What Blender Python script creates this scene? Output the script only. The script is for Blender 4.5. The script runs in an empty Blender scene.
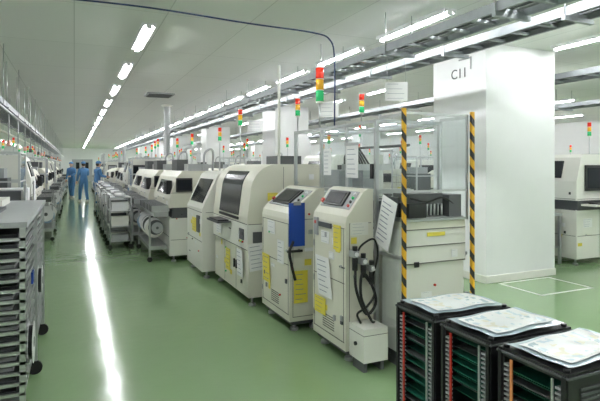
import bpy, bmesh, math, random
from mathutils import Vector, Matrix
random.seed(7)
scene = bpy.context.scene
COL = scene.collection

# ------------------------------------------------------------------ materials
def mat(name, col, rough=0.5, metal=0.0, noise=0.05, nscale=6.0, emit=0.0, bump=0.0, spec=0.5):
    m = bpy.data.materials.new(name); m.use_nodes = True
    nt = m.node_tree; b = nt.nodes['Principled BSDF']
    b.inputs['Roughness'].default_value = rough
    b.inputs['Metallic'].default_value = metal
    b.inputs['Specular IOR Level'].default_value = spec
    tc = nt.nodes.new('ShaderNodeTexCoord')
    n = nt.nodes.new('ShaderNodeTexNoise'); n.inputs['Scale'].default_value = nscale
    n.inputs['Detail'].default_value = 3
    nt.links.new(tc.outputs['Object'], n.inputs['Vector'])
    mx = nt.nodes.new('ShaderNodeMix'); mx.data_type = 'RGBA'
    a = tuple(max(0, c*(1-noise)) for c in col)+(1,); c2 = tuple(min(1, c*(1+noise)) for c in col)+(1,)
    mx.inputs[6].default_value = a; mx.inputs[7].default_value = c2
    nt.links.new(n.outputs['Fac'], mx.inputs[0])
    nt.links.new(mx.outputs[2], b.inputs['Base Color'])
    if emit > 0:
        b.inputs['Emission Color'].default_value = tuple(col)+(1,)
        b.inputs['Emission Strength'].default_value = emit
    if bump > 0:
        bp = nt.nodes.new('ShaderNodeBump'); bp.inputs['Strength'].default_value = bump
        nt.links.new(n.outputs['Fac'], bp.inputs['Height']); nt.links.new(bp.outputs['Normal'], b.inputs['Normal'])
    return m

def glass_mat(name, tint=(0.92,0.95,0.955)):
    m = bpy.data.materials.new(name); m.use_nodes = True
    nt = m.node_tree; nt.nodes.clear()
    o = nt.nodes.new('ShaderNodeOutputMaterial'); t = nt.nodes.new('ShaderNodeBsdfTransparent')
    t.inputs[0].default_value = tint+(1,)
    g = nt.nodes.new('ShaderNodeBsdfGlossy'); g.inputs['Roughness'].default_value = 0.03
    f = nt.nodes.new('ShaderNodeLayerWeight'); f.inputs['Blend'].default_value = 0.5
    p = nt.nodes.new('ShaderNodeMath'); p.operation='POWER'; p.inputs[1].default_value=4.0
    nt.links.new(f.outputs['Facing'], p.inputs[0])
    ma = nt.nodes.new('ShaderNodeMath'); ma.operation='MULTIPLY_ADD'; ma.inputs[1].default_value=0.7; ma.inputs[2].default_value=0.06
    nt.links.new(p.outputs[0], ma.inputs[0])
    mx = nt.nodes.new('ShaderNodeMixShader')
    nt.links.new(ma.outputs[0], mx.inputs[0]); nt.links.new(t.outputs[0], mx.inputs[1]); nt.links.new(g.outputs[0], mx.inputs[2])
    nt.links.new(mx.outputs[0], o.inputs[0])
    return m

def hazard_mat():
    m = bpy.data.materials.new('hazard_stripes'); m.use_nodes = True
    nt = m.node_tree; b = nt.nodes['Principled BSDF']; b.inputs['Roughness'].default_value = 0.45
    tc = nt.nodes.new('ShaderNodeTexCoord'); s = nt.nodes.new('ShaderNodeSeparateXYZ')
    nt.links.new(tc.outputs['Object'], s.inputs[0])
    a = nt.nodes.new('ShaderNodeMath'); a.operation='ADD'
    nt.links.new(s.outputs['X'], a.inputs[0]); nt.links.new(s.outputs['Z'], a.inputs[1])
    a2 = nt.nodes.new('ShaderNodeMath'); a2.operation='SUBTRACT'
    nt.links.new(a.outputs[0], a2.inputs[0]); nt.links.new(s.outputs['Y'], a2.inputs[1])
    mu = nt.nodes.new('ShaderNodeMath'); mu.operation='MULTIPLY'; mu.inputs[1].default_value = 7.5
    nt.links.new(a2.outputs[0], mu.inputs[0])
    fr = nt.nodes.new('ShaderNodeMath'); fr.operation='FRACT'; nt.links.new(mu.outputs[0], fr.inputs[0])
    gt = nt.nodes.new('ShaderNodeMath'); gt.operation='GREATER_THAN'; gt.inputs[1].default_value=0.45
    nt.links.new(fr.outputs[0], gt.inputs[0])
    mx = nt.nodes.new('ShaderNodeMix'); mx.data_type='RGBA'
    mx.inputs[6].default_value=(0.02,0.02,0.02,1); mx.inputs[7].default_value=(0.78,0.42,0.02,1)
    nt.links.new(gt.outputs[0], mx.inputs[0]); nt.links.new(mx.outputs[2], b.inputs['Base Color'])
    return m

def floor_mat():
    m = bpy.data.materials.new('green_epoxy'); m.use_nodes = True
    nt = m.node_tree; b = nt.nodes['Principled BSDF']
    tc = nt.nodes.new('ShaderNodeTexCoord')
    n = nt.nodes.new('ShaderNodeTexNoise'); n.inputs['Scale'].default_value = 0.9; n.inputs['Detail'].default_value = 4
    nt.links.new(tc.outputs['Object'], n.inputs['Vector'])
    mx = nt.nodes.new('ShaderNodeMix'); mx.data_type='RGBA'
    mx.inputs[6].default_value=(0.20,0.315,0.155,1); mx.inputs[7].default_value=(0.235,0.355,0.185,1)
    nt.links.new(n.outputs['Fac'], mx.inputs[0]); nt.links.new(mx.outputs[2], b.inputs['Base Color'])
    n2 = nt.nodes.new('ShaderNodeTexNoise'); n2.inputs['Scale'].default_value = 2.2; n2.inputs['Detail'].default_value = 5
    nt.links.new(tc.outputs['Object'], n2.inputs['Vector'])
    mr = nt.nodes.new('ShaderNodeMapRange'); mr.inputs[3].default_value=0.07; mr.inputs[4].default_value=0.2
    nt.links.new(n2.outputs['Fac'], mr.inputs[0]); nt.links.new(mr.outputs[0], b.inputs['Roughness'])
    n3 = nt.nodes.new('ShaderNodeTexNoise'); n3.inputs['Scale'].default_value = 7; n3.inputs['Detail'].default_value = 3
    nt.links.new(tc.outputs['Object'], n3.inputs['Vector'])
    bp = nt.nodes.new('ShaderNodeBump'); bp.inputs['Strength'].default_value=0.13; bp.inputs['Distance'].default_value=0.02
    nt.links.new(n3.outputs['Fac'], bp.inputs['Height']); nt.links.new(bp.outputs['Normal'], b.inputs['Normal'])
    b.inputs['Specular IOR Level'].default_value = 0.9
    return m

def ceil_mat():
    m = bpy.data.materials.new('ceiling_panels'); m.use_nodes = True
    nt = m.node_tree; b = nt.nodes['Principled BSDF']; b.inputs['Roughness'].default_value=0.55
    tc = nt.nodes.new('ShaderNodeTexCoord')
    br = nt.nodes.new('ShaderNodeTexBrick'); br.offset=0.0
    br.inputs['Scale'].default_value=1.0; br.inputs['Brick Width'].default_value=0.9; br.inputs['Row Height'].default_value=1.8
    br.inputs['Mortar Size'].default_value=0.006
    br.inputs['Color1'].default_value=(0.84,0.84,0.83,1); br.inputs['Color2'].default_value=(0.81,0.81,0.80,1); br.inputs['Mortar'].default_value=(0.62,0.62,0.61,1)
    nt.links.new(tc.outputs['Object'], br.inputs['Vector']); nt.links.new(br.outputs['Color'], b.inputs['Base Color'])
    return m

def board_mat():
    m = bpy.data.materials.new('printed_circuit_sheet'); m.use_nodes = True
    nt = m.node_tree; b = nt.nodes['Principled BSDF']; b.inputs['Roughness'].default_value=0.3
    tc = nt.nodes.new('ShaderNodeTexCoord')
    vo = nt.nodes.new('ShaderNodeTexVoronoi'); vo.inputs['Scale'].default_value=38; vo.distance='CHEBYCHEV'
    nt.links.new(tc.outputs['Object'], vo.inputs['Vector'])
    cr = nt.nodes.new('ShaderNodeValToRGB'); e=cr.color_ramp
    e.interpolation='CONSTANT'
    e.elements[0].position=0; e.elements[0].color=(0.8,0.82,0.82,1)
    for p,c in ((0.5,(0.55,0.66,0.72,1)),(0.62,(0.82,0.82,0.8,1)),(0.8,(0.35,0.47,0.52,1)),(0.9,(0.75,0.72,0.6,1))):
        x=e.elements.new(p); x.color=c
    e.elements[-1].color=(0.7,0.76,0.8,1)
    s=nt.nodes.new('ShaderNodeSeparateColor'); nt.links.new(vo.outputs['Color'], s.inputs[0]); nt.links.new(s.outputs[0], cr.inputs[0])
    nt.links.new(cr.outputs[0], b.inputs['Base Color'])
    return m

M = {}
M['beige'] = mat('machine_beige', (0.69,0.675,0.58), 0.38, 0, 0.03)
M['beige2'] = mat('machine_offwhite', (0.75,0.745,0.69), 0.4, 0, 0.03)
M['seam'] = mat('panel_seam', (0.15,0.145,0.13), 0.6)
M['white'] = mat('white_paint', (0.82,0.82,0.83), 0.45, 0, 0.02)
M['wall'] = mat('wall_white', (0.82,0.82,0.82), 0.6, 0, 0.02)
M['grey'] = mat('grey_paint', (0.36,0.37,0.38), 0.45)
M['dgrey'] = mat('dark_grey', (0.085,0.09,0.095), 0.45)
M['black'] = mat('black_plastic', (0.013,0.013,0.015), 0.38)
M['rubber'] = mat('black_rubber', (0.012,0.012,0.012), 0.7)
M['alu'] = mat('aluminium', (0.56,0.57,0.58), 0.35, 0.8)
M['steel'] = mat('stainless', (0.48,0.49,0.50), 0.35, 0.85)
M['galv'] = mat('galvanised', (0.34,0.36,0.38), 0.45, 0.5, 0.15, 12)
M['paper'] = mat('paper_white', (0.82,0.82,0.82), 0.7, 0, 0.02)
M['ink'] = mat('print_ink', (0.22,0.24,0.32), 0.7)
M['yellow'] = mat('yellow_label', (0.76,0.64,0.08), 0.55)
M['blue'] = mat('blue_clipboard', (0.015,0.065,0.36), 0.4)
M['lblue'] = mat('light_blue_plastic', (0.28,0.43,0.58), 0.5)
M['red'] = mat('red_plastic', (0.50,0.03,0.02), 0.4)
M['lip'] = mat('lip', (0.45,0.18,0.15), 0.5)
M['orange'] = mat('orange_plastic', (0.7,0.26,0.1), 0.4)
M['pink'] = mat('pink_tag', (0.75,0.4,0.35), 0.5)
M['pcb'] = mat('pcb_green', (0.010,0.10,0.065), 0.4, 0, 0.3, 60)
M['screen'] = mat('screen_dark', (0.013,0.016,0.022), 0.25, spec=0.25)
M['screen_on'] = mat('screen_lit', (0.22,0.36,0.48), 0.2, 0, 0.3, 14, emit=0.25)
M['window'] = mat('smoked_window', (0.02,0.023,0.026), 0.14, spec=0.3)
M['lred'] = mat('lamp_red', (0.75,0.04,0.02), 0.25, emit=0.15)
M['lyel'] = mat('lamp_yellow', (0.78,0.40,0.03), 0.25, emit=0.15)
M['lgrn'] = mat('lamp_green', (0.03,0.42,0.14), 0.25, emit=0.2)
M['tube'] = mat('fluorescent_tube', (0.97,0.985,1.0), 0.5, 0, 0, emit=62)
M['acrylic'] = glass_mat('clear_acrylic')
M['bag'] = mat('plastic_bag', (0.46,0.56,0.62), 0.15, 0, 0.3, 9, bump=0.6)
M['board'] = board_mat()
M['hazard'] = hazard_mat()
M['line'] = mat('floor_line_white', (0.75,0.78,0.72), 0.4)
M['coverall'] = mat('coverall_blue', (0.08,0.22,0.46), 0.8, 0, 0.12, 9)
M['skin'] = mat('skin', (0.60,0.37,0.27), 0.55)
M['hair'] = mat('hair_black', (0.02,0.015,0.012), 0.6)
M['shoe'] = mat('shoe_white', (0.6,0.6,0.6), 0.6)
M['duct'] = mat('duct_silver', (0.55,0.56,0.57), 0.4, 0.6, 0.1, 20)
M['cable'] = mat('blue_cable', (0.02,0.035,0.12), 0.5)

# ------------------------------------------------------------------ mesh builder
class MB:
    def __init__(s, name):
        s.name=name; s.bm=bmesh.new(); s.mats=[]
    def mi(s, m):
        m = M[m] if isinstance(m,str) else m
        if m not in s.mats: s.mats.append(m)
        return s.mats.index(m)
    def box(s,x0,x1,y0,y1,z0,z1,m,mx=None):
        vs=[Vector((x,y,z)) for x in (x0,x1) for y in (y0,y1) for z in (z0,z1)]
        if mx: vs=[mx@v for v in vs]
        v=[s.bm.verts.new(p) for p in vs]; k=s.mi(m)
        for f in ((0,1,3,2),(4,6,7,5),(0,4,5,1),(2,3,7,6),(0,2,6,4),(1,5,7,3)):
            fc=s.bm.faces.new([v[i] for i in f]); fc.material_index=k
    def pane(s,p0,p1,m='acrylic'):
        a,b=Vector(p0),Vector(p1)
        ax=min(range(3),key=lambda i:abs(a[i]-b[i])); o=[i for i in range(3) if i!=ax]
        q=[]
        for s1,s2 in ((0,0),(1,0),(1,1),(0,1)):
            v=a.copy(); v[o[0]]=(a,b)[s1][o[0]]; v[o[1]]=(a,b)[s2][o[1]]; q.append(s.bm.verts.new(v))
        f=s.bm.faces.new(q); f.material_index=s.mi(m)
    def panel(s,c,u,v,w,h,t,m):
        u=Vector(u).normalized(); v=Vector(v).normalized(); n=u.cross(v)
        mx=Matrix((( u.x,v.x,n.x,c[0]),(u.y,v.y,n.y,c[1]),(u.z,v.z,n.z,c[2]),(0,0,0,1)))
        s.box(-w/2,w/2,-h/2,h/2,-t/2,t/2,m,mx)
        return mx
    def sheet(s,c,u,v,w,h,m='paper',rows=7,ink='ink',t=0.004):
        mx=s.panel(c,u,v,w,h,t,m)
        for i in range(rows):
            y=h*0.38-i*h*0.76/max(1,rows-1); ww=w*random.uniform(0.25,0.4)
            s.box(-w*0.4,-w*0.4+ww*2*0.95,y-h*0.008,y+h*0.008,-t*0.5-0.0015,t*0.5+0.0015,ink,mx)
        return mx
    def prism(s,pts,axis,a0,a1,m,smooth=False):
        k=s.mi(m)
        def P(p,a):
            return {'y':(p[0],a,p[1]),'x':(a,p[0],p[1]),'z':(p[0],p[1],a)}[axis]
        A=[s.bm.verts.new(P(p,a0)) for p in pts]; B=[s.bm.verts.new(P(p,a1)) for p in pts]
        n=len(pts)
        for f in (A,list(reversed(B))):
            fc=s.bm.faces.new(f); fc.material_index=k
        for i in range(n):
            fc=s.bm.faces.new((A[i],B[i],B[(i+1)%n],A[(i+1)%n])); fc.material_index=k; fc.smooth=smooth
    def cyl(s,p0,p1,r,m,seg=14,r2=None):
        p0=Vector(p0);p1=Vector(p1);d=p1-p0;L=d.length
        q=d.to_track_quat('Z','Y').to_matrix().to_4x4()
        mx=Matrix.Translation((p0+p1)/2)@q
        g=bmesh.ops.create_cone(s.bm,cap_ends=True,segments=seg,radius1=r,radius2=r if r2 is None else r2,depth=L,matrix=mx)
        k=s.mi(m)
        fs={f for v in g['verts'] for f in v.link_faces}
        for f in fs:
            f.material_index=k
            if len(f.verts)==4: f.smooth=True
    def sph(s,c,r,m,sc=(1,1,1),seg=14):
        mx=Matrix.Translation(c)@Matrix.Diagonal((sc[0],sc[1],sc[2],1))
        g=bmesh.ops.create_uvsphere(s.bm,u_segments=seg,v_segments=seg//2+2,radius=r,matrix=mx)
        k=s.mi(m)
        for f in {f for v in g['verts'] for f in v.link_faces}: f.material_index=k; f.smooth=True
    def tube(s,pts,r,m,seg=8,res=6):
        P=[Vector(p) for p in pts]; Q=[]
        ext=[P[0]*2-P[1]]+P+[P[-1]*2-P[-2]]
        for i in range(1,len(ext)-2):
            p0,p1,p2,p3=ext[i-1:i+3]
            for j in range(res):
                t=j/res
                Q.append(0.5*((2*p1)+(p2-p0)*t+(2*p0-5*p1+4*p2-p3)*t*t+(3*p1-p0-3*p2+p3)*t**3))
        Q.append(P[-1]); k=s.mi(m); up=Vector((0.13,0.2,1)).normalized(); rings=[]
        for i,q in enumerate(Q):
            d=(Q[min(i+1,len(Q)-1)]-Q[max(i-1,0)]).normalized()
            a=up-d*up.dot(d)
            if a.length<1e-3: a=d.orthogonal()
            a.normalize(); b=d.cross(a); up=a
            rings.append([s.bm.verts.new(q+(a*math.cos(2*math.pi*j/seg)+b*math.sin(2*math.pi*j/seg))*r) for j in range(seg)])
        for i in range(len(rings)-1):
            for j in range(seg):
                f=s.bm.faces.new((rings[i][j],rings[i][(j+1)%seg],rings[i+1][(j+1)%seg],rings[i+1][j])); f.material_index=k; f.smooth=True
        for rg in (list(reversed(rings[0])),rings[-1]):
            f=s.bm.faces.new(rg); f.material_index=k
    def done(s,origin=(0,0,0),bevel=0.0,parent=None):
        bmesh.ops.recalc_face_normals(s.bm,faces=s.bm.faces[:])
        o=Vector(origin)
        bmesh.ops.translate(s.bm,verts=s.bm.verts[:],vec=-o)
        me=bpy.data.meshes.new(s.name); s.bm.to_mesh(me); s.bm.free()
        for m in s.mats: me.materials.append(m)
        ob=bpy.data.objects.new(s.name,me); COL.objects.link(ob); ob.location=o
        if bevel>0:
            b=ob.modifiers.new('bevel','BEVEL'); b.width=bevel; b.segments=2; b.limit_method='ANGLE'; b.angle_limit=math.radians(50)
        if parent: ob.parent=parent
        return ob

def dup(ob,name,loc,rz=0.0,sc=None):
    o=bpy.data.objects.new(name,ob.data); COL.objects.link(o); o.location=loc; o.rotation_euler=(0,0,rz)
    if sc: o.scale=sc
    for m in ob.modifiers:
        if m.type=='BEVEL':
            b=o.modifiers.new('bevel','BEVEL'); b.width=m.width; b.segments=2; b.limit_method='ANGLE'; b.angle_limit=m.angle_limit
    return o

def text(body,size,loc,rot,m,parent=None,name='lettering'):
    c=bpy.data.curves.new(name,'FONT'); c.body=body; c.size=size; c.extrude=0.002; c.align_x='CENTER'; c.align_y='CENTER'
    t=bpy.data.objects.new('tmp',c); COL.objects.link(t)
    dg=bpy.context.evaluated_depsgraph_get(); me=bpy.data.meshes.new_from_object(t.evaluated_get(dg))
    bpy.data.objects.remove(t)
    o=bpy.data.objects.new(name,me); me.materials.clear(); me.materials.append(M[m]); COL.objects.link(o)
    if parent:
        o.parent=parent; o.location=Vector(loc)-parent.location
    else: o.location=loc
    o.rotation_euler=rot
    return o

# ------------------------------------------------------------------ room shell
CH=3.15; X0,X1,Y0,Y1=-6.0,17.0,-3.0,52.0
f=MB('floor'); f.box(X0,X1,Y0,Y1,-0.12,0,floor_mat()); f.done()
c=MB('ceiling'); c.box(X0,X1,Y0,Y1,CH,CH+0.12,ceil_mat()); c.done()
for nm,b in (('wall_left',(X0-0.12,X0,Y0,Y1)),('wall_right',(X1,X1+0.12,Y0,Y1)),('wall_back',(X0,X1,Y1,Y1+0.12)),('wall_front',(X0,X1,Y0-0.12,Y0))):
    w=MB(nm); w.box(*b,-0.12,CH+0.12,'wall'); w.done()
for nm,b in (('baseboard_left',(X0,X0+0.02,Y0,Y1)),('baseboard_right',(X1-0.02,X1,Y0,Y1)),('baseboard_back',(X0,X1,Y1-0.02,Y1))):
    w=MB(nm); w.box(*b,0,0.1,'grey'); w.done()
w=MB('door_1'); w.box(-0.2,1.6,Y1-0.06,Y1-0.021,0,2.1,'grey'); w.box(0.69,0.71,Y1-0.07,Y1-0.06,0,2.1,'seam')
w.box(0.15,0.45,Y1-0.07,Y1-0.06,1.2,1.8,'window'); w.box(0.95,1.25,Y1-0.07,Y1-0.06,1.2,1.8,'window'); w.done((0.7,Y1-0.04,0))

fl=MB('floor_marking')
a,b_,c_,d_=5.05,5.98,4.22,4.9
t=0.035
for r in ((a,b_,c_,c_+t),(a,b_,d_-t,d_),(a,a+t,c_,d_),(b_-t,b_,c_,d_)): fl.box(*r,0.0,0.0015,'line')
fl.done((5.5,4.55,0))

def pillar(x,y,w,d,label=None):
    p=MB('pillar'); p.box(x,x+w,y,y+d,0,CH,'white')
    p.box(x-0.012,x+w+0.012,y-0.012,y+d+0.012,0,0.1,'grey' if not label else 'beige2')
    ob=p.done((x+w/2,y+d/2,0),0.006)
    if label:
        text(label,0.19,(x-0.004,y+0.5,2.82),(math.pi/2,0,-math.pi/2),'dgrey',ob)
        s=MB('sign_frame'); s.box(x-0.012,x-0.001,y+0.26,y+0.28,2.85,3.02,'grey'); s.box(x-0.012,x-0.001,y+0.26,y+0.5,3.0,3.02,'grey')
        o=s.done(); o.parent=ob; o.location=-ob.location
    return ob
pillar(4.9,4.95,1.28,1.05,'C11')
for yy in (12.6,20.3,28,35.7,43.4): pillar(4.95,yy,1.0,1.0)
for yy in (5.6,13,20.3,28,35.7): pillar(12.4,yy,1.0,1.0)

# fluorescent lamps
lm=MB('ceiling_lamp')
lm.prism([(-0.075,0),(-0.075,-0.045),(-0.06,-0.045),(-0.03,-0.02),(0.03,-0.02),(0.06,-0.045),(0.075,-0.045),(0.075,0)],'y',-0.63,0.63,'white')
lm.cyl((-0.0,-0.6,-0.045),(0.0,0.6,-0.045),0.018,'tube',10)
lm.box(-0.03,0.03,-0.63,-0.605,-0.065,-0.02,'white'); lm.box(-0.03,0.03,0.605,0.63,-0.065,-0.02,'white')
lamp=lm.done(); lamp.location=(0.77,1.75,CH)
for xx in (-4.2,0.77,3.5,5.9,8.2,10.9,14.4):
    y=1.75-2.35
    while y<50:
        inside=any(abs(xx-px)<0.75 and abs(y-py)<1.25 for px in (5.5,12.9) for py in (5.5,13.1,20.8,28.5,36.2,43.9))
        if not(xx==0.77 and abs(y-1.75)<0.01) and not inside:
            dup(lamp,'ceiling_lamp',(xx,y,CH))
        y+=2.35 if xx!=3.5 else 1.75

v=MB('ceiling_air_vent')
v.box(1.45,2.05,11.3,11.9,CH-0.03,CH,'grey')
for i in range(7): v.box(1.5,2.0,11.35+i*0.08,11.38+i*0.08,CH-0.045,CH-0.03,'dgrey')
v.done((1.75,11.6,CH))

cb=MB('ceiling_cable')
cb.tube([(-3.5,5.3,CH-0.03),(-1.5,5.25,CH-0.04),(-0.12,5.2,CH-0.03),(0.7,5.1,CH-0.05),(1.7,5.05,CH-0.1),(2.45,5.1,CH-0.1),(2.68,5.1,CH-0.16),(2.74,5.1,CH-0.4),(2.74,5.1,2.0)],0.009,'cable')
cb.done((0.7,5.1,CH))

def tray(x,w,z,y0,y1,step=0.3,cables=4):
    t=MB('cable_tray')
    for xx in (x,x+w-0.025): t.box(xx,xx+0.025,y0,y1,z,z+0.08,'galv')
    y=y0+0.1
    while y<y1: t.box(x+0.02,x+w-0.02,y,y+0.04,z+0.01,z+0.035,'galv'); y+=step
    y=y0+0.4
    while y<y1:
        for xx in (x-0.012,x+w+0.002): t.cyl((xx,y,z-0.03),(xx,y,CH),0.006,'steel',6)
        t.box(x-0.03,x+w+0.03,y-0.02,y+0.02,z-0.04,z,'galv'); y+=1.5
    for i in range(cables):
        xx=x+0.06+i*(w-0.12)/max(1,cables-1)
        t.tube([(xx+random.uniform(-.02,.02),y0+(y1-y0)*j/14,z+0.05+random.uniform(0,.01)) for j in range(15)],0.014,random.choice(['grey','dgrey','grey','dgrey']),6,3)
    return t.done((x+w/2,(y0+y1)/2,z))
tray(2.98,0.32,2.74,1.0,45)
tray(3.75,0.3,2.8,1.0,45)
tray(6.4,0.45,2.8,2.5,40)
tray(-1.35,0.4,2.45,1.0,45,0.35,5)
tray(9.3,0.45,2.75,2.5,40)

# ------------------------------------------------------------------ shared parts
def tower(mb,x,y,z0,z1,r=0.033,h=0.27,order=('lgrn','lyel','lred')):
    mb.cyl((x,y,z0),(x,y,z1-h),0.011,'alu',8)
    mb.cyl((x,y,z1-h-0.02),(x,y,z1-h),r*0.9,'beige2',12)
    n=len(order)
    for i,l in enumerate(order):
        a=z1-h+i*h/n
        mb.cyl((x,y,a),(x,y,a+h/n-0.006),r,l,16)
        mb.cyl((x,y,a+h/n-0.006),(x,y,a+h/n),r*1.03,'white',16)
    mb.cyl((x,y,z1),(x,y,z1+0.012),r,'white',16)

def reel(mb,x,y,z,r=0.17,col='white',ax='y',t=0.016):
    d=Vector((0,t/2,0)) if ax=='y' else Vector((t/2,0,0)); c=Vector((x,y,z))
    mb.cyl(c-d,c-d*0.8,r,col,22); mb.cyl(c+d*0.8,c+d,r,col,22); mb.cyl(c-d*0.8,c+d*0.8,r*0.8,'black',20)
    mb.cyl(c-d*1.15,c+d*1.15,r*0.25,'dgrey',12)

def feet(mb,x0,x1,y0,y1,z=0.08):
    for x in (x0+0.08,x1-0.08):
        for y in (y0+0.08,y1-0.08):
            mb.cyl((x,y,0),(x,y,0.025),0.04,'steel',12); mb.cyl((x,y,0.02),(x,y,z),0.014,'steel',8)

U=(0,-1,0); V=(0,0,1)
def aisle_bits(m,x,y0,y1,z0,z1,n):
    """small labels / switches / connectors on a face looking toward -X"""
    for i in range(n):
        y=random.uniform(y0,y1); z=random.uniform(z0,z1); r=random.random()
        if r<0.35: m.sheet((x-0.003,y,z),U,V,random.uniform(.04,.1),random.uniform(.03,.07),random.choice(['paper','yellow','paper']),2)
        elif r<0.6: m.box(x-0.012,x,y-0.015,y+0.015,z-0.02,z+0.02,random.choice(['black','dgrey','grey']))
        elif r<0.8: m.cyl((x-0.015,y,z),(x,y,z),0.01,random.choice(['red','lgrn','black','steel']),10)
        else: m.box(x-0.006,x,y-0.04,y+0.04,z-0.006,z+0.006,'dgrey')
def near_bits(m,y,x0,x1,z0,z1,n):
    for i in range(n):
        x=random.uniform(x0,x1); z=random.uniform(z0,z1); r=random.random()
        if r<0.4: m.sheet((x,y-0.003,z),(1,0,0),V,random.uniform(.04,.1),random.uniform(.03,.07),random.choice(['paper','yellow','paper']),2)
        elif r<0.7: m.box(x-0.02,x+0.02,y-0.012,y,z-0.02,z+0.02,random.choice(['black','dgrey','grey']))
        else: m.cyl((x,y-0.012,z),(x,y,z),0.01,random.choice(['red','black','steel']),10)

def console(name,x0,x1,y0,y1,hf,hb):
    m=MB(name)
    m.prism([(x0,0.1),(x0,hf-0.1),(x0+0.012,hf-0.045),(x0+0.05,hf),(x1-0.09,hb-0.02),(x1-0.05,hb),(x1,hb),(x1,0.1)],'y',y0,y1,'beige')
    a=Vector((x0+0.05,0,hf)); b=Vector((x1-0.09,0,hb-0.02)); d=(b-a); L=d.length; d.normalize()
    n=Vector((-d.z,0,d.x)); mid=(a+b)/2
    cy=(y0+y1)/2
    m.panel((mid.x+n.x*0.004,cy,mid.z+n.z*0.004),(0,1,0),d,(y1-y0)*0.86,L*0.9,0.008,'grey')
    m.panel((mid.x+n.x*0.014,cy+0.03,mid.z+n.z*0.014),(0,1,0),d,(y1-y0)*0.56,L*0.74,0.02,'black')
    m.panel((mid.x+n.x*0.026,cy+0.03,mid.z+n.z*0.026),(0,1,0),d,(y1-y0)*0.46,L*0.56,0.004,'screen')
    for i,cc in enumerate(('red','black','lgrn','white')):
        p=a+d*(L*(0.2+0.2*i)); yy=y0+(y1-y0)*0.12
        m.cyl((p.x,yy,p.z),(p.x+n.x*0.022,yy,p.z+n.z*0.022),0.012,cc,12)
    p=a+d*(L*0.3); yy=y1-(y1-y0)*0.1
    m.cyl((p.x,yy,p.z),(p.x+n.x*0.03,yy,p.z+n.z*0.03),0.02,'red',14)
    e=0.003
    for z in (0.16,0.62,hf-0.14): m.box(x0-e,x0+e,y0+0.02,y1-0.02,z,z+0.006,'seam')
    m.box(x0-e,x0+e,y0+0.03,y0+0.034,0.16,hf-0.14,'seam')
    m.box(x0-e,x0+e,y1-0.034,y1-0.03,0.16,hf-0.14,'seam')
    for z in (0.14,hf-0.1): m.box(x0+0.03,x1-0.02,y0-e,y0+e,z,z+0.005,'seam')
    m.box(x0+0.03,x0+0.034,y0-e,y0+e,0.14,hf-0.1,'seam')
    for i in range(6): m.box(x0-e,x0+e,cy-0.1,cy+0.1,0.2+i*0.02,0.207+i*0.02,'seam')
    m.cyl((x0-0.008,y0+0.07,0.75),(x0,y0+0.07,0.75),0.012,'steel',12)
    for z in (0.25,0.55,0.85): m.box(x0-0.008,x0,y1-0.03,y1-0.018,z,z+0.05,'steel')
    feet(m,x0,x1,y0,y1,0.1)
    m.box(x0+0.03,x1-0.01,y0+0.03,y1-0.03,0.06,0.1,'dgrey')
    return m

# E: nearest console
e=console('inspection_console',1.92,2.17,3.39,3.97,1.19,1.36)
e.sheet((1.914,3.52,0.97),U,V,0.12,0.2,'yellow',5)
e.sheet((1.914,3.73,0.95),U,V,0.14,0.1,'paper',3)
e.box(1.906,1.92,3.62,3.84,1.03,1.07,'dgrey')
e.sheet((1.905,3.74,0.62),U,(0,0.2,1),0.24,0.33,'paper',7)
e.sheet((1.912,3.82,0.36),U,V,0.2,0.14,'yellow',4)
e.box(1.905,1.92,3.86,3.93,0.95,1.1,'grey'); e.cyl((1.90,3.895,1.06),(1.92,3.895,1.06),0.014,'red',12)
e.sheet((2.04,3.385,1.05),(1,0,0),V,0.16,0.1,'beige2',4)
e.sheet((1.99,3.384,0.96),(1,0,0),V,0.05,0.05,'yellow',2)
for i in range(3):
    x=1.97+i*0.075; z=0.86-0.06*i
    e.box(x-0.022,x+0.022,3.31,3.39,z-0.02,z+0.03,'grey'); e.cyl((x,3.335,z-0.12),(x,3.335,z-0.02),0.022,'black',12)
    e.cyl((x,3.335,z+0.03),(x,3.335,z+0.065),0.02,'black',12)
    e.cyl((x,3.31,z+0.005),(x,3.30,z+0.005),0.017,'white',12)
e.tube([(1.97,3.33,0.75),(1.95,3.28,0.6),(2.02,3.25,0.42),(2.12,3.27,0.5),(2.08,3.3,0.66),(2.0,3.28,0.72),(1.98,3.26,0.55),(2.06,3.26,0.38),(2.12,3.3,0.33)],0.011,'rubber')
e.tube([(2.05,3.33,0.7),(2.1,3.26,0.58),(2.03,3.25,0.48),(1.96,3.28,0.42),(2.0,3.3,0.34)],0.009,'rubber')
e.tube([(2.12,3.33,0.66),(2.14,3.28,0.85),(2.1,3.27,0.98),(2.02,3.32,0.93),(2.0,3.36,0.85)],0.008,'rubber')
e.tube([(2.12,3.33,0.62),(2.14,3.3,0.5),(2.1,3.3,0.4),(2.0,3.31,0.55),(1.96,3.34,0.7)],0.006,'steel')
e.box(1.95,2.16,3.17,3.388,0.08,0.33,'beige2'); e.box(1.948,2.162,3.167,3.392,0.28,0.284,'seam')
e.cyl((1.948,3.28,0.2),(1.935,3.28,0.2),0.015,'black',12)
for xx in (1.98,2.13): e.box(xx-0.015,xx+0.015,3.2,3.36,0.0,0.08,'dgrey')
aisle_bits(e,1.92,3.42,3.9,0.3,1.05,10)
e.done((2.05,3.68,0),0.006)

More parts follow.
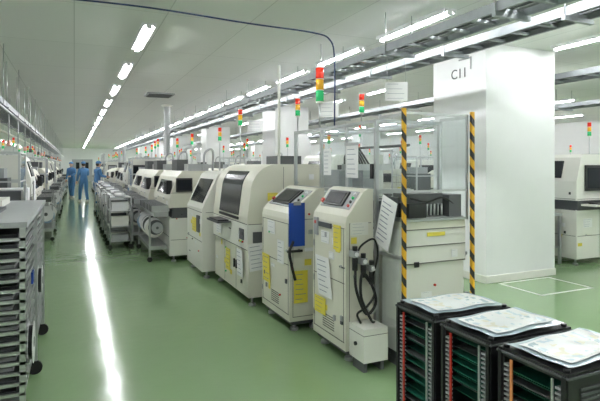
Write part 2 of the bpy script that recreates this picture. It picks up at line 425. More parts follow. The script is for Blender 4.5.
# D: second console
d=console('reject_console',1.81,2.17,4.24,4.98,1.14,1.33)
d.sheet((1.804,4.70,0.93),U,V,0.2,0.13,'paper',3)
d.sheet((1.80,4.83,0.50),U,(0,0.1,1),0.2,0.28,'yellow',5)
d.sheet((1.804,4.45,0.72),U,V,0.16,0.22,'paper',5)
d.panel((1.875,4.225,1.0),(1,0,0),V,0.16,0.40,0.012,'blue'); d.box(1.84,1.91,4.205,4.22,1.18,1.215,'steel')
d.sheet((1.92,4.232,0.42),(1,0,0),V,0.14,0.30,'yellow',6)
d.tube([(1.83,4.2,0.85),(1.78,4.17,0.76),(1.80,4.16,0.62),(1.84,4.18,0.5)],0.013,'rubber')
d.cyl((1.77,4.2,0.76),(1.92,4.2,0.76),0.012,'black',10); d.cyl((1.90,4.2,0.76),(1.90,4.24,0.76),0.012,'black',10)
aisle_bits(d,1.81,4.3,4.9,0.3,1.0,9); near_bits(d,4.24,1.95,2.12,0.6,1.1,4)
d.done((2.0,4.6,0),0.006)

# enclosed conveyor section (acrylic cell)
g=MB('conveyor_safety_enclosure')
X_a,X_b,ZT=2.22,2.86,1.92
g.box(2.27,2.82,3.45,5.0,0.1,0.82,'beige'); g.box(2.3,2.8,3.5,4.95,0.0,0.1,'dgrey')
def frm(x,y,z0=0.0,z1=ZT,w=0.03): g.box(x-w/2,x+w/2,y-w/2,y+w/2,z0,z1,'alu')
for y in (3.42,4.40,5.03): frm(X_a,y); frm(X_b,y)
frm(X_a,3.9,0.82,ZT,0.02)
for x in (X_a,X_b):
    for z in (0.06,0.85,1.32,ZT-0.015):
        if x==X_b and z==1.32: continue
        g.box(x-0.013,x+0.013,3.41,5.03,z-0.013,z+0.013,'alu')
for y in (3.42,4.4,5.03):
    g.box(X_a,X_b,y-0.013,y+0.013,ZT-0.028,ZT,'alu')
for x in (X_a,X_b):
    g.pane((x,3.42,0.08),(x,4.38,ZT-0.03))
g.pane((2.25,4.4,0.86),(2.84,4.4,ZT-0.03))
for x in (2.38,2.66): g.box(x,x+0.025,3.41,5.0,0.92,0.98,'alu')
for i in range(8): g.cyl((2.38,3.45+i*0.2,0.95),(2.68,3.45+i*0.2,0.95),0.012,'dgrey',8)
g.box(2.4,2.7,3.9,4.25,1.02,1.22,'dgrey'); g.box(2.45,2.6,4.0,4.2,1.22,1.5,'grey'); g.box(2.3,2.8,4.06,4.14,1.5,1.56,'alu')
g.box(2.32,2.8,4.5,4.95,0.82,1.28,'beige2'); g.box(2.5,2.75,4.55,4.9,1.28,1.5,'grey')
for i in range(4): g.tube([(2.5+i*0.04,4.1,1.5),(2.55,4.3,1.65+0.03*i),(2.6,4.6,1.65),(2.65,4.7,1.5)],0.009,'rubber')
g.cyl((2.5,3.7,1.02),(2.5,3.7,1.3),0.03,'dgrey',12); g.box(2.3,2.75,3.68,3.72,1.3,1.34,'alu')
g.cyl((2.6,3.5,1.72),(2.6,4.3,1.72),0.012,'dgrey',8)
for z in (1.5,):
    g.box(X_a-0.03,X_a-0.012,3.44,3.47,z-0.06,z+0.06,'black')
g.sheet((2.205,3.78,1.58),U,V,0.2,0.28,'paper',6); g.box(2.195,2.20,3.66,3.9,1.72,1.745,'steel')
g.sheet((2.205,4.25,1.58),U,V,0.15,0.25,'paper',6)
tower(g,2.25,4.5,1.9,2.53,0.040,0.34)
g.done((2.54,4.0,0))

for i,x in enumerate((2.215,2.868)):
    h=MB('hazard_striped_post'); h.box(x-0.013,x+0.013,3.03,3.056,0,1.97,'hazard'); h.box(x-0.035,x+0.035,3.01,3.056,0,0.012,'dgrey'); h.done((x,3.04,0))

k=MB('exit_conveyor_unit')
k.box(2.25,2.83,3.1,3.38,0.12,0.80,'beige2'); k.box(2.245,2.835,3.085,3.37,0.8,1.06,'beige2')
k.box(2.25,2.83,3.08,3.37,1.06,1.12,'beige')
k.box(2.27,2.81,3.11,3.36,0.0,0.12,'dgrey')
for z in (0.45,0.8,0.93,1.057): k.box(2.25,2.83,3.078,3.086,z,z+0.007,'seam')
k.sheet((2.54,3.078,1.02),(1,0,0),V,0.17,0.03,'yellow',1)
k.sheet((2.72,3.078,0.86),(1,0,0),V,0.06,0.06,'paper',2)
k.box(2.25,2.83,3.10,3.35,1.12,1.15,'steel')
k.box(2.28,2.44,3.07,3.2,1.15,1.26,'black'); k.box(2.30,2.62,3.1,3.3,1.24,1.33,'dgrey'); k.box(2.66,2.78,3.07,3.3,1.15,1.32,'dgrey')
k.box(2.27,2.81,3.2,3.34,1.15,1.3,'dgrey')
for i in range(5): k.cyl((2.47+i*0.035,3.1,1.16),(2.47+i*0.035,3.1,1.25),0.008,'alu',8)
k.box(2.235,2.845,3.06,3.08,1.345,1.36,'alu'); k.box(2.235,2.845,3.06,3.08,1.125,1.14,'alu')
k.box(2.235,2.845,3.06,3.08,1.93,1.95,'alu')
for x in (2.235,2.833): k.box(x,x+0.012,3.06,3.08,1.12,1.95,'alu')
for x in (2.23,2.838):
    for z in (0.85,1.93): k.box(x,x+0.014,3.08,3.395,z-0.012,z+0.012,'alu')
k.pane((2.232,3.085,0.08),(2.232,3.395,1.92)); k.pane((2.846,3.085,1.13),(2.846,3.395,1.92))
k.pane((2.24,3.066,1.36),(2.84,3.066,1.93))
k.tube([(2.3,3.08,1.3),(2.45,3.07,1.27),(2.6,3.07,1.3),(2.75,3.08,1.22)],0.007,'rubber')
k.sheet((2.20,3.26,1.1),(0,-1,-0.32),(0,-0.32,1),0.20,0.4,'paper',9)
near_bits(k,3.08,2.3,2.8,0.5,1.0,4)
k.done((2.54,3.2,0))

# C: big printer with rounded hood
def hooded(name,x0,x1,y0,y1,h):
    m=MB(name)
    m.box(x0+0.02,x1,y0+0.02,y1-0.02,0.1,0.62,'beige')
    m.box(x0,x1,y0,y1,0.62,0.9,'beige2')
    arc=[(x0,0.9),(x0,0.98)]
    cx,cz,R=x0+0.34,h-0.32,0.32
    for i in range(9):
        a=math.pi*(0.98-i*0.48/8); arc.append((cx+R*math.cos(a)*0.95,cz+R*math.sin(a)))
    arc+=[(x1-0.05,h),(x1,h-0.05),(x1,0.9)]
    m.prism(arc,'y',y0,y1,'beige')
    ym0,ym1=y0+0.22*(y1-y0),y0+0.78*(y1-y0)
    for i in range(1,6):
        p,q=Vector((arc[i][0],0,arc[i][1])),Vector((arc[i+1][0],0,arc[i+1][1]))
        d_=(q-p); n=Vector((-d_.z,0,d_.x)).normalized(); mid=(p+q)/2+n*0.003
        m.panel((mid.x,(ym0+ym1)/2,mid.z),(0,1,0),d_,ym1-ym0,d_.length*1.02,0.01,'window')
    m.box(x0-0.012,x0,ym0,ym1,0.93,0.96,'black')
    for z in (0.62,0.9): m.box(x0+0.01,x1-0.01,y0-0.003,y0+0.002,z,z+0.007,'seam'); m.box(x0-0.003,x0+0.002,y0+0.01,y1-0.01,z,z+0.007,'seam')
    m.box(x0+0.42,x0+0.425,y0-0.002,y0+0.018,0.12,h-0.03,'seam')
    m.box(x0+0.06,x0+0.2,y0-0.012,y0,0.7,0.82,'dgrey')
    for t_ in (0.33,0.66): m.box(x0+0.018,x0+0.022,y0+(y1-y0)*t_,y0+(y1-y0)*t_+0.006,0.12,0.6,'seam')
    for t_ in (0.3,0.36): m.box(x0,x0+0.02,y0+(y1-y0)*t_,y0+(y1-y0)*t_+0.015,0.35,0.45,'black')
    m.panel((x0-0.005,y0+0.2,0.78),U,V,0.16,0.12,0.01,'dgrey')
    for i in range(4): m.cyl((x0-0.02,y0+0.15+0.035*i,0.70),(x0,y0+0.15+0.035*i,0.70),0.011,('red','lgrn','yellow','black')[i],10)
    m.sheet((x0-0.006,y1-0.3,0.76),U,V,0.24,0.17,'paper',5)
    m.sheet((x0+0.012,y0+0.8,0.4),U,V,0.18,0.26,'yellow',5)
    m.box(x0-0.17,x0,ym0+0.3,ym1,0.86,0.88,'dgrey'); m.box(x0-0.15,x0-0.02,ym0+0.34,ym1-0.05,0.88,0.895,'black')
    feet(m,x0,x1,y0,y1,0.1); return m
m=hooded('solder_paste_printer',1.71,2.62,5.17,6.62,1.56)
m.sheet((1.70,5.42,0.45),U,(0,0.1,1),0.2,0.3,'paper',6)
m.sheet((1.82,5.16,0.55),(1,0,0.1),(-0.1,0,1),0.2,0.3,'paper',6)
m.sheet((2.0,5.162,1.2),(1,0,0),V,0.12,0.09,'yellow',3)
m.cyl((2.15,5.35,1.55),(2.15,5.35,2.7),0.016,'beige2',10)
aisle_bits(m,1.73,5.3,6.5,0.2,0.58,8); aisle_bits(m,1.71,5.3,6.5,0.65,0.88,8); near_bits(m,5.17,2.2,2.55,0.95,1.45,5)
m.box(2.2,2.5,5.5,5.9,1.56,1.66,'dgrey')
m.done((2.1,5.9,0),0.008)

# B: slanted-screen unit
b=MB('screen_cleaning_unit')
x0,x1,y0,y1=1.58,2.5,6.72,7.7
b.prism([(x0,0.1),(x0,0.95),(x0+0.22,1.42),(x0+0.3,1.46),(x1,1.46),(x1,0.1)],'y',y0,y1,'beige2')
dv=Vector((0.22,0,0.47)).normalized(); n=Vector((-dv.z,0,dv.x))
mid=Vector((x0+0.11,0,1.185))+n*0.006
b.panel((mid.x,(y0+y1)/2,mid.z),(0,1,0),dv,(y1-y0)*0.75,0.36,0.012,'window')
for z in (0.5,0.9): b.box(x0-0.003,x0+0.002,y0+0.02,y1-0.02,z,z+0.007,'seam')
b.box(x0+0.05,x1-0.02,y0-0.002,y0+0.002,0.9,0.906,'seam')
b.sheet((x0-0.004,7.2,0.7),U,V,0.25,0.2,'yellow',5)
b.box(x0-0.02,x0,6.85,7.0,0.62,0.85,'dgrey')
aisle_bits(b,x0,6.8,7.6,0.2,0.9,10)
feet(b,x0,x1,y0,y1,0.1)
tower(b,2.3,7.3,1.46,2.4,0.032,0.25)
b.done((2.0,7.2,0),0.008)

# ------------------------------------------------------------------ generic line machines
def mounter():
    m=MB('component_mounter'); w,l,h=1.15,1.75,1.45
    m.box(0,w,0,l,0.1,0.7,'beige2'); m.box(0.05,w,0.03,l-0.03,0.7,0.86,'dgrey')
    m.prism([(0.0,0.86),(0.0,1.0),(0.12,1.36),(0.2,h),(w-0.15,h),(w,h-0.1),(w,0.86)],'y',0,l,'beige')
    dv=Vector((0.12,0,0.36)).normalized(); n=Vector((-dv.z,0,dv.x)); mid=Vector((0.06,0,1.18))+n*0.005
    m.panel((mid.x,l*0.55,mid.z),(0,1,0),dv,l*0.5,0.24,0.012,'window')
    m.box(-0.03,0.06,0.12,0.42,1.08,1.3,'black'); m.box(-0.034,-0.028,0.15,0.39,1.11,1.27,'screen')
    m.box(-0.003,0.002,0.02,l-0.02,0.4,0.407,'seam')
    for z in (0.35,0.7,0.86,1.1): m.box(0.02,w-0.02,-0.003,0.002,z,z+0.007,'seam')
    m.box(0.5,0.506,-0.003,0.002,0.1,1.4,'seam')
    m.box(0.1,0.36,-0.02,0,1.12,1.34,'black'); m.box(0.12,0.34,-0.024,-0.018,1.15,1.31,'screen')
    m.sheet((0.6,-0.004,0.95),(1,0,0),V,0.12,0.09,'yellow',3)
    m.sheet((0.8,-0.004,0.55),(1,0,0),V,0.2,0.25,'beige',4)
    near_bits(m,0,0.1,1.05,0.25,1.05,9); aisle_bits(m,0,0.1,l-0.1,0.87,1.0,7)
    m.box(-0.22,0,0.1,l-0.1,0.72,0.8,'steel')
    for i in range(24):
        y=0.14+i*(l-0.28)/23
        m.box(-0.26,0.02,y-0.011,y+0.011,0.8,0.9,'dgrey' if i%3 else 'alu')
        reel(m,-0.19+0.03*random.random(),y,0.50+0.05*random.random(),random.choice([0.12,0.09,0.145]),random.choice(['white','beige2','white','dgrey','white','grey','lblue']),'y')
    m.box(-0.3,-0.02,0.1,l-0.1,0.2,0.26,'steel')
    for y in (0.15,l-0.15):
        m.box(-0.3,-0.27,y-0.015,y+0.015,0.08,0.75,'steel')
        m.cyl((-0.285,y-0.012,0.04),(-0.285,y+0.012,0.04),0.04,'rubber',14)
    tower(m,0.9,0.3,h,h+0.75,0.03,0.23)
    m.box(0.4,0.75,0.5,0.85,h,h+0.12,'grey')
    m.box(0.3,0.5,1.0,1.5,h,h+0.2,'dgrey')
    m.tube([(0.6,0.2,h),(0.62,0.22,h+0.3),(0.8,0.4,h+0.35),(0.9,0.8,h)],0.02,'grey')
    feet(m,0,w,0,l,0.1)
    return m
def oven():
    m=MB('reflow_oven'); w,l,h=1.2,3.6,1.4
    m.box(0.05,w-0.05,0.05,l-0.05,0.12,0.75,'beige2')
    m.prism([(0,0.75),(0,1.1),(0.1,1.3),(0.3,h),(w-0.3,h),(w-0.1,1.3),(w,1.1),(w,0.75)],'y',0,l,'beige')
    for i in range(5):
        m.box(-0.003,0.003,0.1+i*l/5,0.105+i*l/5,0.78,1.08,'seam'); m.box(-0.02,0,0.3+i*l/5,0.45+i*l/5,0.85,0.88,'black')
        for j in range(5): m.box(0.045,0.052,0.2+i*l/5,0.6+i*l/5,0.25+j*0.05,0.27+j*0.05,'seam')
    m.box(0.3,w-0.3,-0.25,0,0.82,0.95,'steel'); m.box(0.35,w-0.35,-0.27,0,0.95,0.98,'dgrey')
    m.box(-0.05,0,1.0,1.5,0.95,1.25,'black'); m.box(-0.055,-0.05,1.05,1.45,0.98,1.22,'screen_on')
    for y in (0.6,l-0.6):
        m.cyl((w/2,y,h),(w/2,y,h+0.2),0.11,'beige2',18)
        z=h+0.2
        while z<2.25: m.cyl((w/2,y,z),(w/2,y,z+0.03),0.07,'duct',14); m.cyl((w/2,y,z+0.03),(w/2,y,z+0.05),0.063,'duct',14); z+=0.05
        m.cyl((w/2,y,z),(w/2,y,z+0.05),0.1,'beige2',16)
    m.cyl((w/2,0.4,2.3),(w/2,l-0.4,2.3),0.09,'duct',16)
    tower(m,0.25,0.3,h-0.08,h+0.7,0.03,0.23)
    feet(m,0.05,w-0.05,0.05,l-0.05,0.12); return m
def inspector():
    m=MB('optical_inspection_machine'); w,l,h=1.05,1.1,1.72
    m.box(0,w,0,l,0.1,0.85,'beige2'); m.box(0.06,w,0.03,l-0.03,0.85,1.0,'dgrey')
    m.prism([(0.0,1.0),(0.0,1.3),(0.1,h-0.05),(0.16,h),(w,h),(w,1.0)],'y',0,l,'beige2')
    m.panel((0.04,l/2,1.48),(0,1,0),(0.1,0,0.4),l*0.5,0.28,0.02,'window')
    m.box(0.18,0.75,-0.03,0,1.15,1.55,'black'); m.box(0.21,0.72,-0.034,-0.03,1.19,1.51,'screen')
    m.box(0.1,0.8,-0.25,0,0.92,0.95,'beige2'); m.box(0.2,0.65,-0.22,-0.05,0.95,0.97,'black')
    for z in (0.45,0.85,1.02): m.box(0.02,w-0.02,-0.003,0.002,z,z+0.007,'seam'); m.box(-0.003,0.002,0.02,l-0.02,z,z+0.007,'seam')
    for i in range(6): m.box(0.55,0.9,-0.004,0.002,0.2+i*0.035,0.215+i*0.035,'seam')
    m.box(0.52,0.526,-0.003,0.002,0.1,0.85,'seam')
    m.cyl((0.9,-0.02,0.7),(0.9,0,0.7),0.03,'red',14); m.sheet((0.25,-0.004,0.65),(1,0,0),V,0.2,0.14,'paper',4)
    near_bits(m,0,0.05,1.0,0.2,0.8,6); aisle_bits(m,0,0.1,1.0,0.3,1.25,8)
    tower(m,0.85,0.4,h,h+0.55,0.03,0.23)
    feet(m,0,w,0,l,0.1); return m
def loader():
    m=MB('board_loader'); w,l,h=0.9,1.0,1.25
    m.box(0,w,0,l,0.1,0.8,'beige'); m.box(0.02,w-0.02,0.02,l-0.02,0.8,0.84,'steel')
    for x in (0.02,w-0.02):
        for y in (0.02,l-0.02): m.box(x-0.015,x+0.015,y-0.015,y+0.015,0.84,1.75,'alu')
    for z in (1.3,1.74):
        for y in (0.02,l-0.02): m.box(0.02,w-0.02,y-0.012,y+0.012,z-0.012,z+0.012,'alu')
        for x in (0.02,w-0.02): m.box(x-0.012,x+0.012,0.02,l-0.02,z-0.012,z+0.012,'alu')
    m.pane((0.012,0.03,0.85),(0.012,l-0.03,1.73))
    m.box(0.2,0.6,0.25,0.75,0.84,1.35,'dgrey'); m.box(0.25,0.55,0.3,0.7,1.35,1.5,'grey')
    m.box(-0.05,0,0.1,0.5,0.7,1.0,'beige2'); m.box(-0.055,-0.05,0.15,0.45,0.8,0.95,'screen_on')
    m.sheet((-0.003,0.7,0.5),U,V,0.2,0.26,'yellow',5)
    m.box(-0.003,0.002,0.02,l-0.02,0.4,0.407,'seam'); m.box(0.02,w-0.02,-0.003,0.002,0.4,0.407,'seam')
    near_bits(m,0,0.05,0.85,0.2,0.75,6)
    tower(m,0.8,0.9,1.74,2.3,0.03,0.23)
    feet(m,0,w,0,l,0.1); return m
T={}
LEN={'m':1.75,'o':3.6,'i':1.1,'l':1.0}
NAMES={'m':'component_mounter','o':'reflow_oven','i':'optical_inspection_machine','l':'board_loader'}
for kk,fn in (('m',mounter),('o',oven),('i',inspector),('l',loader)):
    T[kk]=fn().done((0,0,0),0.006)
used=set()
def put(kk,x,y,flip=False):
    L=LEN[kk]
    loc=(x,y,0) if not flip else (x,y+L,0)
    rz=math.pi if flip else 0
    if kk not in used:
        used.add(kk); o=T[kk]; o.location=loc; o.rotation_euler=(0,0,rz)
    else: dup(T[kk],NAMES[kk],loc,rz)
def row(x,y,seq,gap=0.12,jit=0.0,flip=False):
    for kk in seq:
        g_=0.36 if kk=='o' else gap
        put(kk,x+random.uniform(-jit,jit),y+g_,flip); y+=LEN[kk]+g_+gap
    return y
row(1.34,8.05,'mmmlimmmolimmmmlio',0.06,0.05)
row(3.65,6.9,'immlmmolimmmmliolm',0.15,0.04)
row(7.0,9.0,'lmmiommlimmomli',0.2,0.1)
row(9.6,8.2,'oimmlmmomlimmoi',0.25,0.1)
row(13.8,6.0,'immlmmomlimmoi',0.4,0.1)
row(-0.72,8.4,'limmlmmilimmmliom',0.15,0.04,True)
put('i',7.03,5.25)
put('l',8.4,5.2)

w=MB('workbench')
bx0,bx1,by0,by1=6.5,6.98,5.45,6.75
w.box(bx0,bx1,by0,by1,0.76,0.8,'grey')
for x in (bx0+0.03,bx1-0.03):
    for y in (by0+0.03,by1-0.03): w.box(x-0.02,x+0.02,y-0.02,y+0.02,0,0.76,'steel')
w.box(bx0+0.03,bx1-0.03,by0+0.03,by1-0.03,0.25,0.28,'steel')
w.box(bx0+0.08,bx1-0.08,by0+0.1,by0+0.45,0.28,0.55,'dgrey'); w.box(bx0+0.08,bx1-0.08,by0+0.6,by0+1.0,0.28,0.5,'black')
w.box(bx0+0.05,bx1-0.15,by0+0.1,by0+0.5,0.8,0.95,'black'); w.box(bx0+0.1,bx1-0.1,by0+0.65,by0+1.0,0.8,1.08,'beige2')
w.box(bx0+0.1,bx0+0.14,by0+0.15,by0+0.45,0.95,1.15,'screen_on')
w.done((6.74,6.1,0),0.003)

def cart():
    m=MB('parts_trolley'); w,l,h=0.36,0.62,0.95
    for x in (0,w):
        for y in (0,l): m.cyl((x,y,0.09),(x,y,h),0.013,'steel',8); m.cyl((x,y-0.012,0.045),(x,y+0.012,0.045),0.045,'rubber',14); m.cyl((x,y,0.05),(x,y,0.1),0.012,'steel',8)
    for z in (0.15,0.42,0.7,h):
        m.box(-0.01,w+0.01,-0.01,l+0.01,z-0.01,z+0.006,'steel')
    for z in (0.156,0.426,0.706):
        for i in range(3):
            m.box(0.03,w-0.04,0.03+i*0.2,0.2+i*0.2,z,z+random.uniform(0.08,0.2),random.choice(['dgrey','beige2','black','grey','white']))
    m.tube([(0,0,h),(-0.04,0,h+0.08),(-0.04,l,h+0.08),(0,l,h)],0.011,'steel',8,4)
    for i in range(3): m.cyl((w/2,0.15+i*0.17,h+0.006),(w/2,0.15+i*0.17,h+0.04+0.03*i),0.09,random.choice(['white','black','grey']),20)
    return m
ct=cart().done(); ct.location=(0.60,9.75,0)
for p in ((0.6,10.75),(0.58,12.1),(0.6,14.2),(0.6,15.3),(0.6,17.0)): dup(ct,'parts_trolley',(p[0],p[1],0),random.uniform(-0.06,0.03))
for p in ((-0.55,6.75),(-0.5,7.6)): dup(ct,'parts_trolley',(p[0]-0.42,p[1],0),0.03)
dup(ct,'parts_trolley',(3.12,7.2,0),0.05)

# ------------------------------------------------------------------ left foreground tray rack
r=MB('tray_storage_rack')
rx0,rx1,ry0,ry1,rz=-1.15,-0.25,3.2,5.15,1.2
for x in (rx0,rx1-0.03):
    for y in (ry0,(ry0+ry1)/2,ry1-0.03):
        r.box(x,x+0.03,y,y+0.03,0.1,rz,'alu')
        r.cyl((x+0.015,y+0.003,0.05),(x+0.015,y+0.027,0.05),0.05,'rubber',16)
r.box(rx0-0.01,rx1+0.01,ry0-0.01,ry1+0.01,rz,rz+0.03,'grey')
z=0.2; i=0
while z<rz-0.05:
    r.box(rx0+0.03,rx1-0.03,ry0+0.02,ry1-0.02,z,z+0.01,'dgrey')
    for yy in (ry0+0.05,(ry0+ry1)/2+0.05):
        r.box(rx0+0.06,rx1-0.05+random.uniform(-0.02,0.02),yy,yy+0.85,z+0.01,z+0.03,random.choice(['dgrey','black','grey','grey','dgrey']))
    r.box(rx1-0.03,rx1-0.015,ry0,ry1,z-0.004,z+0.014,'alu'); r.box(rx0,rx1,ry0,ry0+0.015,z-0.004,z+0.014,'alu')
    z+=0.058; i+=1
r.box(-1.0,-0.45,3.5,4.2,rz+0.03,rz+0.05,'dgrey'); r.box(-0.9,-0.5,4.4,4.9,rz+0.03,rz+0.08,'beige2')
for (yy,zz,cc,rr) in ((3.62,0.42,'white',0.13),(4.55,0.62,'white',0.12)):
    reel(r,rx1+0.0,yy,zz,rr,cc,'x',0.03)
r.panel((rx1+0.012,3.55,0.85),U,V,0.1,0.07,0.01,'blue')
r.sheet((-0.5,3.19,1.0),(1,0,0),V,0.2,0.14,'paper',4)
r.done((-0.7,4.2,0))

r=MB('steel_parts_rack')
rx0,rx1,ry0,ry1,rz=-1.1,-0.42,5.35,6.5,1.12
for x in (rx0,rx1):
    for y in (ry0,ry1): r.cyl((x,y,0),(x,y,rz+0.25),0.014,'steel',8)
for z in (0.2,0.5,0.8,rz):
    r.box(rx0,rx1,ry0,ry1,z,z+0.015,'steel')
    for i in range(4): r.box(rx0+0.05,rx1-0.04,ry0+0.06+i*0.27,ry0+0.28+i*0.27,z+0.015,z+random.uniform(0.09,0.2),random.choice(['beige2','grey','lblue','dgrey','white']))
r.done((-0.76,5.9,0))

h=MB('overhead_supply_pipe')
for i,(x,z,rr,mm) in enumerate(((-1.6,2.62,0.05,'duct'),(-1.75,2.45,0.035,'beige2'),(-0.85,2.3,0.02,'steel'))):
    h.cyl((x,1.0,z),(x,48,z),rr,mm,12)
    y=1.6
    while y<46: h.cyl((x,y,z),(x,y,CH),0.006,'steel',6); y+=2.0
y=3.0
while y<40:
    h.cyl((-0.85,y,2.3),(-0.85,y,1.9),0.01,'grey',6); h.cyl((-0.85,y,1.82),(-0.85,y,1.9),0.03,random.choice(['pink','orange','beige2','dgrey']),10); y+=1.3
h.done((-1.3,24,2.5))

def duct(x,y,z0,r=0.08):
    d=MB('exhaust_duct'); z=z0
    while z<CH-0.06: d.cyl((x,y,z),(x,y,z+0.035),r,'duct',16); d.cyl((x,y,z+0.035),(x,y,z+0.06),r*0.88,'duct',16); z+=0.06
    d.cyl((x,y,CH-0.05),(x,y,CH),r*1.5,'beige2',18); d.cyl((x,y,z0-0.0),(x,y,z0+0.05),r*1.25,'beige2',16)
    d.done((x,y,z0))
duct(2.25,13.6,1.76,0.09)

def notice(x,y,z,w,h):
    m=MB('hanging_notice'); m.sheet((x,y,z),(1,-0.45,0),V,w,h,'paper',4)
    for s in (-1,1): m.cyl((x+s*w*0.38,y-s*w*0.17,z+h/2),(x+s*w*0.38,y-s*w*0.17,2.69),0.003,'steel',5)
    m.done((x,y,z))
notice(3.14,4.45,2.34,0.24,0.2); notice(3.14,6.0,2.3,0.26,0.2); notice(3.14,9.0,2.3,0.3,0.22)

def stower(x,y,z1,order=('lgrn','lyel','lred')):
    m=MB('signal_tower'); m.box(x-0.15,x+0.15,y-0.15,y+0.15,0,0.02,'dgrey'); tower(m,x,y,0.02,z1,0.034,0.25,order); m.done((x,y,0))
stower(3.5,5.75,2.5); stower(2.9,6.5,2.5)

# ------------------------------------------------------------------ magazine racks foreground right
def magazine(y0,y1,idx):
    m=MB('board_magazine_rack'); x0,x1,zb,zt=1.5,1.96,0.27,0.82
    m.box(x0,x1,y0,y1,zb,zb+0.03,'black'); m.box(x0,x1,y0,y1,zt,zt+0.03,'black')
    m.box(x0-0.006,x1+0.006,y0-0.006,y1+0.006,zt+0.012,zt+0.02,'dgrey')
    for ya,yb in ((y0,y0+0.028),(y1-0.028,y1)):
        m.box(x0,x1,ya,yb,zb+0.03,zt,'black')
    n=26
    for i in range(n):
        z=zb+0.045+i*(zt-zb-0.06)/n
        m.box(x0-0.002,x0+0.02,y0+0.028,y0+0.05,z,z+0.008,'grey'); m.box(x0-0.002,x0+0.02,y1-0.05,y1-0.028,z,z+0.008,'grey')
        if (i*7+idx*3)%5 not in (1,) and not (idx==1 and 8<i<13): m.box(x0+0.012+0.02*((i*3)%2),x1-0.03,y0+0.04,y1-0.04,z+0.002,z+0.0045,'pcb' if (i+idx)%4 else 'dgrey')
        m.box(x0+0.06,x1-0.06,y0-0.004,y0,z,z+0.009,'dgrey')
    m.box(x0+0.2,x1-0.02,y0+0.03,y1-0.03,zb+0.03,zt,'black')
    for ya in (y0+0.004,y1-0.02): m.box(x0-0.008,x0,ya,ya+0.016,zb,zt+0.02,'black')
    m.box(x0-0.012,x0-0.006,y1-0.075,y1-0.064,zb+0.02,zt,'red' if idx!=2 else 'orange'); m.box(x0-0.012,x0-0.006,y0+0.05,y0+0.058,zb+0.02,zt,'alu')
    for xx in (x0+0.02,x1-0.02):
        for yy in (y0+0.02,y1-0.02): m.cyl((xx,yy,zt+0.03),(xx,yy,zt+0.042),0.012,'black',10)
    m.box(x0+0.15,x0+0.3,y0-0.008,y0,zt-0.2,zt-0.1,'paper')
    o=m.done(((x0+x1)/2,(y0+y1)/2,zb))
    s=bmesh.new(); N=16; me=bpy.data.meshes.new('document_sleeve')
    ang=random.uniform(-0.08,0.08)
    for layer,(sw,sl,zo) in enumerate(((0.43,0.26,0.044),(0.37,0.21,0.050))):
        grid=[]
        for i in range(N+1):
            rowv=[]
            for j in range(N+1):
                u=(i/N-0.5)*sw; v_=(j/N-0.5)*sl
                zz=zt+zo+0.003*math.sin(u*25+idx)+0.002*math.cos(v_*35+idx*2)
                a2=ang+layer*0.05
                rowv.append(s.verts.new((u*math.cos(a2)-v_*math.sin(a2),u*math.sin(a2)+v_*math.cos(a2),zz-zb)))
            grid.append(rowv)
        for i in range(N):
            for j in range(N):
                fc=s.faces.new((grid[i][j],grid[i+1][j],grid[i+1][j+1],grid[i][j+1])); fc.smooth=True
                fc.material_index = 0 if layer==0 else (1 if (i in (0,N//2,N-1) or j in (0,N-1)) else 2)
    s.to_mesh(me); s.free()
    for mm in ('bag','paper','board'): me.materials.append(M[mm])
    so=bpy.data.objects.new('document_sleeve',me); COL.objects.link(so); so.parent=o
    return o
for i,(a,b_) in enumerate(((1.82,2.12),(1.49,1.78),(1.15,1.45))): magazine(a,b_,i)
c=MB('magazine_cart')
c.box(1.47,2.0,1.1,2.16,0.24,0.27,'steel')
for x in (1.5,1.97):
    for y in (1.13,2.13): c.cyl((x,y,0.08),(x,y,0.24),0.015,'steel',8); c.cyl((x,y-0.015,0.05),(x,y+0.015,0.05),0.05,'rubber',16)
c.done((1.73,1.63,0))

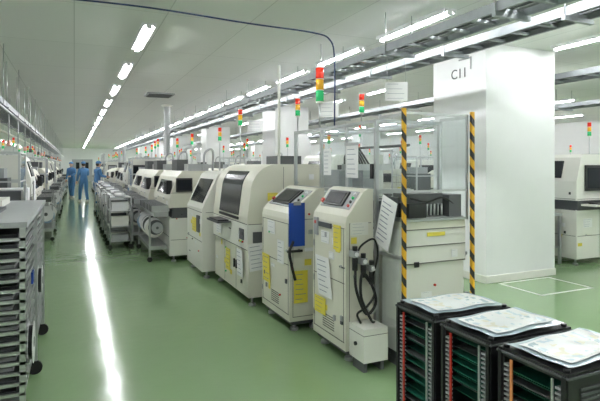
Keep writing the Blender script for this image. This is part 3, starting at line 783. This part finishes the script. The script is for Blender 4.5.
# ------------------------------------------------------------------ people
def skinned(name,verts,edges,radii,m,root=0,sub=2,parent=None):
    me=bpy.data.meshes.new(name); me.from_pydata(verts,edges,[]); me.update(); me.materials.append(M[m])
    o=bpy.data.objects.new(name,me); COL.objects.link(o)
    sk=o.modifiers.new('skin','SKIN'); sk.use_smooth_shade=True
    if not me.skin_vertices:
        bpy.context.view_layer.objects.active=o
        bpy.ops.mesh.customdata_skin_add()
    for i,r_ in enumerate(radii):
        sv=me.skin_vertices[0].data[i]; sv.radius=(r_,r_) if not isinstance(r_,tuple) else r_
        sv.use_root=(i==root)
    ss=o.modifiers.new('subd','SUBSURF'); ss.levels=sub; ss.render_levels=sub
    if parent: o.parent=parent
    return o
def worker(loc,rz,larm,rarm,stride=0.0,lean=0.0,hs=1.0):
    E=bpy.data.objects.new('factory_worker',None); COL.objects.link(E); E.location=loc; E.rotation_euler=(0,0,rz); E.scale=(hs,hs,hs)
    L=lean
    V_=[(0,0,0.93),(0,-0.01-L*0.3,1.08),(0,-L*0.6,1.24),(0,-L*0.85,1.36),(0,-L,1.45),
        (0.165,-L*0.9,1.35),larm[0],larm[1],(-0.165,-L*0.9,1.35),rarm[0],rarm[1],
        (0.09,0,0.86),(0.10,-0.03-stride*0.5,0.48),(0.10,-stride,0.08),
        (-0.09,0,0.86),(-0.10,-0.03+stride*0.3,0.48),(-0.10,stride,0.08)]
    Ed=[(0,1),(1,2),(2,3),(3,4),(3,5),(5,6),(6,7),(3,8),(8,9),(9,10),(0,11),(11,12),(12,13),(0,14),(14,15),(15,16)]
    R=[(0.15,0.12),(0.14,0.11),(0.16,0.12),(0.13,0.1),(0.065,0.065),(0.068,0.068),0.055,0.04,(0.068,0.068),0.055,0.04,(0.105,0.105),0.078,0.058,(0.105,0.105),0.078,0.058]
    skinned('coverall',V_,Ed,R,'coverall',0,2,E)
    hx=Vector((0,-L*1.1-0.01,1.59))
    hd=MB('head')
    hd.cyl((0,-L,1.42),(0,-L*1.05,1.54),0.052,'skin',14)
    hd.sph(hx,0.1,'skin',(0.78,0.92,1.12),20)
    hd.sph(hx+Vector((0,-0.045,-0.06)),0.05,'skin',(0.95,0.8,0.85))
    hd.cyl(hx+Vector((0,-0.088,0.01)),hx+Vector((0,-0.104,-0.022)),0.007,'skin',8,0.013)
    for s in (-1,1):
        hd.sph(hx+Vector((s*0.03,-0.083,0.006)),0.009,'white',(1.2,1,0.7)); hd.sph(hx+Vector((s*0.03,-0.090,0.006)),0.004,'black')
        hd.box(hx.x+s*0.03-0.014,hx.x+s*0.03+0.014,hx.y-0.092,hx.y-0.084,hx.z+0.022,hx.z+0.027,'hair')
        hd.sph(hx+Vector((s*0.08,0.005,-0.005)),0.022,'skin',(0.4,0.8,1.2))
    hd.sph(hx+Vector((0,-0.083,-0.048)),0.02,'lip',(1,0.3,0.22))
    hd.sph(hx+Vector((0,0.022,0.0)),0.1,'hair',(0.8,0.85,0.98),20)
    hd.sph(hx+Vector((0,0.008,0.05)),0.105,'coverall',(0.85,0.98,0.7),20)
    hd.box(-0.055,0.055,hx.y-0.14,hx.y-0.07,hx.z+0.04,hx.z+0.05,'coverall')
    o=hd.done((0,0,0),0); o.parent=E
    cl=MB('collar'); cl.cyl((0,-L*0.98,1.44),(0,-L*1.02,1.475),0.068,'coverall',18,0.06); cl.done().parent=E
    for arm in (larm,rarm):
        w_=Vector(arm[1]); dr=(w_-Vector(arm[0])).normalized()
        sd=dr.cross(Vector((0,-1,0.2)))
        if sd.length<0.1: sd=dr.cross(Vector((0,0,1)))
        sd.normalize(); nn=sd.cross(dr)
        vs=[w_-dr*0.01,w_+dr*0.05,w_+dr*0.09]; es=[(0,1),(1,2)]; rs=[0.026,0.036,0.032]
        for i,(off,ln) in enumerate(((-0.03,0.065),(-0.01,0.078),(0.01,0.074),(0.03,0.058))):
            b0=len(vs); p=w_+dr*0.085+sd*off
            vs+=[p,p+dr*ln*0.5+nn*0.008,p+dr*ln*0.9+nn*0.03]; es+=[(2,b0),(b0,b0+1),(b0+1,b0+2)]; rs+=[0.010,0.009,0.008]
        b0=len(vs); p=w_+dr*0.035-sd*0.036
        vs+=[p,p+dr*0.035-sd*0.022,p+dr*0.06-sd*0.02+nn*0.015]; es+=[(1,b0),(b0,b0+1),(b0+1,b0+2)]; rs+=[0.012,0.0105,0.009]
        skinned('hand',[tuple(v) for v in vs],es,rs,'skin',0,1,E)
    for s,yy in ((1,-stride),(-1,stride)):
        sh=MB('shoe'); sh.prism([(yy+0.09,0),(yy+0.1,0.07),(yy+0.03,0.11),(yy-0.05,0.08),(yy-0.15,0.05),(yy-0.17,0.0)],'x',s*0.10-0.045,s*0.10+0.045,'shoe')
        o=sh.done((0,0,0),0.012); o.parent=E
    return E
dn=((0.23,0.02,1.12),(0.25,-0.06,0.88)); dn2=((-0.23,0.02,1.12),(-0.25,-0.04,0.88))
worker((0.78,20.6,0),math.radians(110),((0.22,-0.1,1.14),(0.15,-0.32,1.12)),((-0.22,-0.1,1.14),(-0.15,-0.32,1.10)),0.05,0.06)
worker((0.36,22.8,0),math.radians(200),dn,((-0.22,-0.08,1.13),(-0.16,-0.3,1.2)),0.16,0.02)
worker((-0.1,26.0,0),math.radians(-30),((0.22,-0.1,1.14),(0.12,-0.33,1.05)),dn2,0.1,0.05)

# ------------------------------------------------------------------ world, camera
wd=bpy.data.worlds.new('World'); scene.world=wd; wd.use_nodes=True
wd.node_tree.nodes['Background'].inputs[0].default_value=(0.8,0.85,0.9,1); wd.node_tree.nodes['Background'].inputs[1].default_value=0.3
cam=bpy.data.cameras.new('camera'); co=bpy.data.objects.new('camera',cam); COL.objects.link(co)
co.location=(0,0,1.55); co.rotation_euler=(math.radians(90),0,math.radians(-24.3))
cam.sensor_width=36; cam.lens=30; cam.shift_y=-0.059; cam.clip_start=0.05; cam.clip_end=200
scene.camera=co
scene.view_settings.view_transform='Standard'
scene.view_settings.exposure=0.75
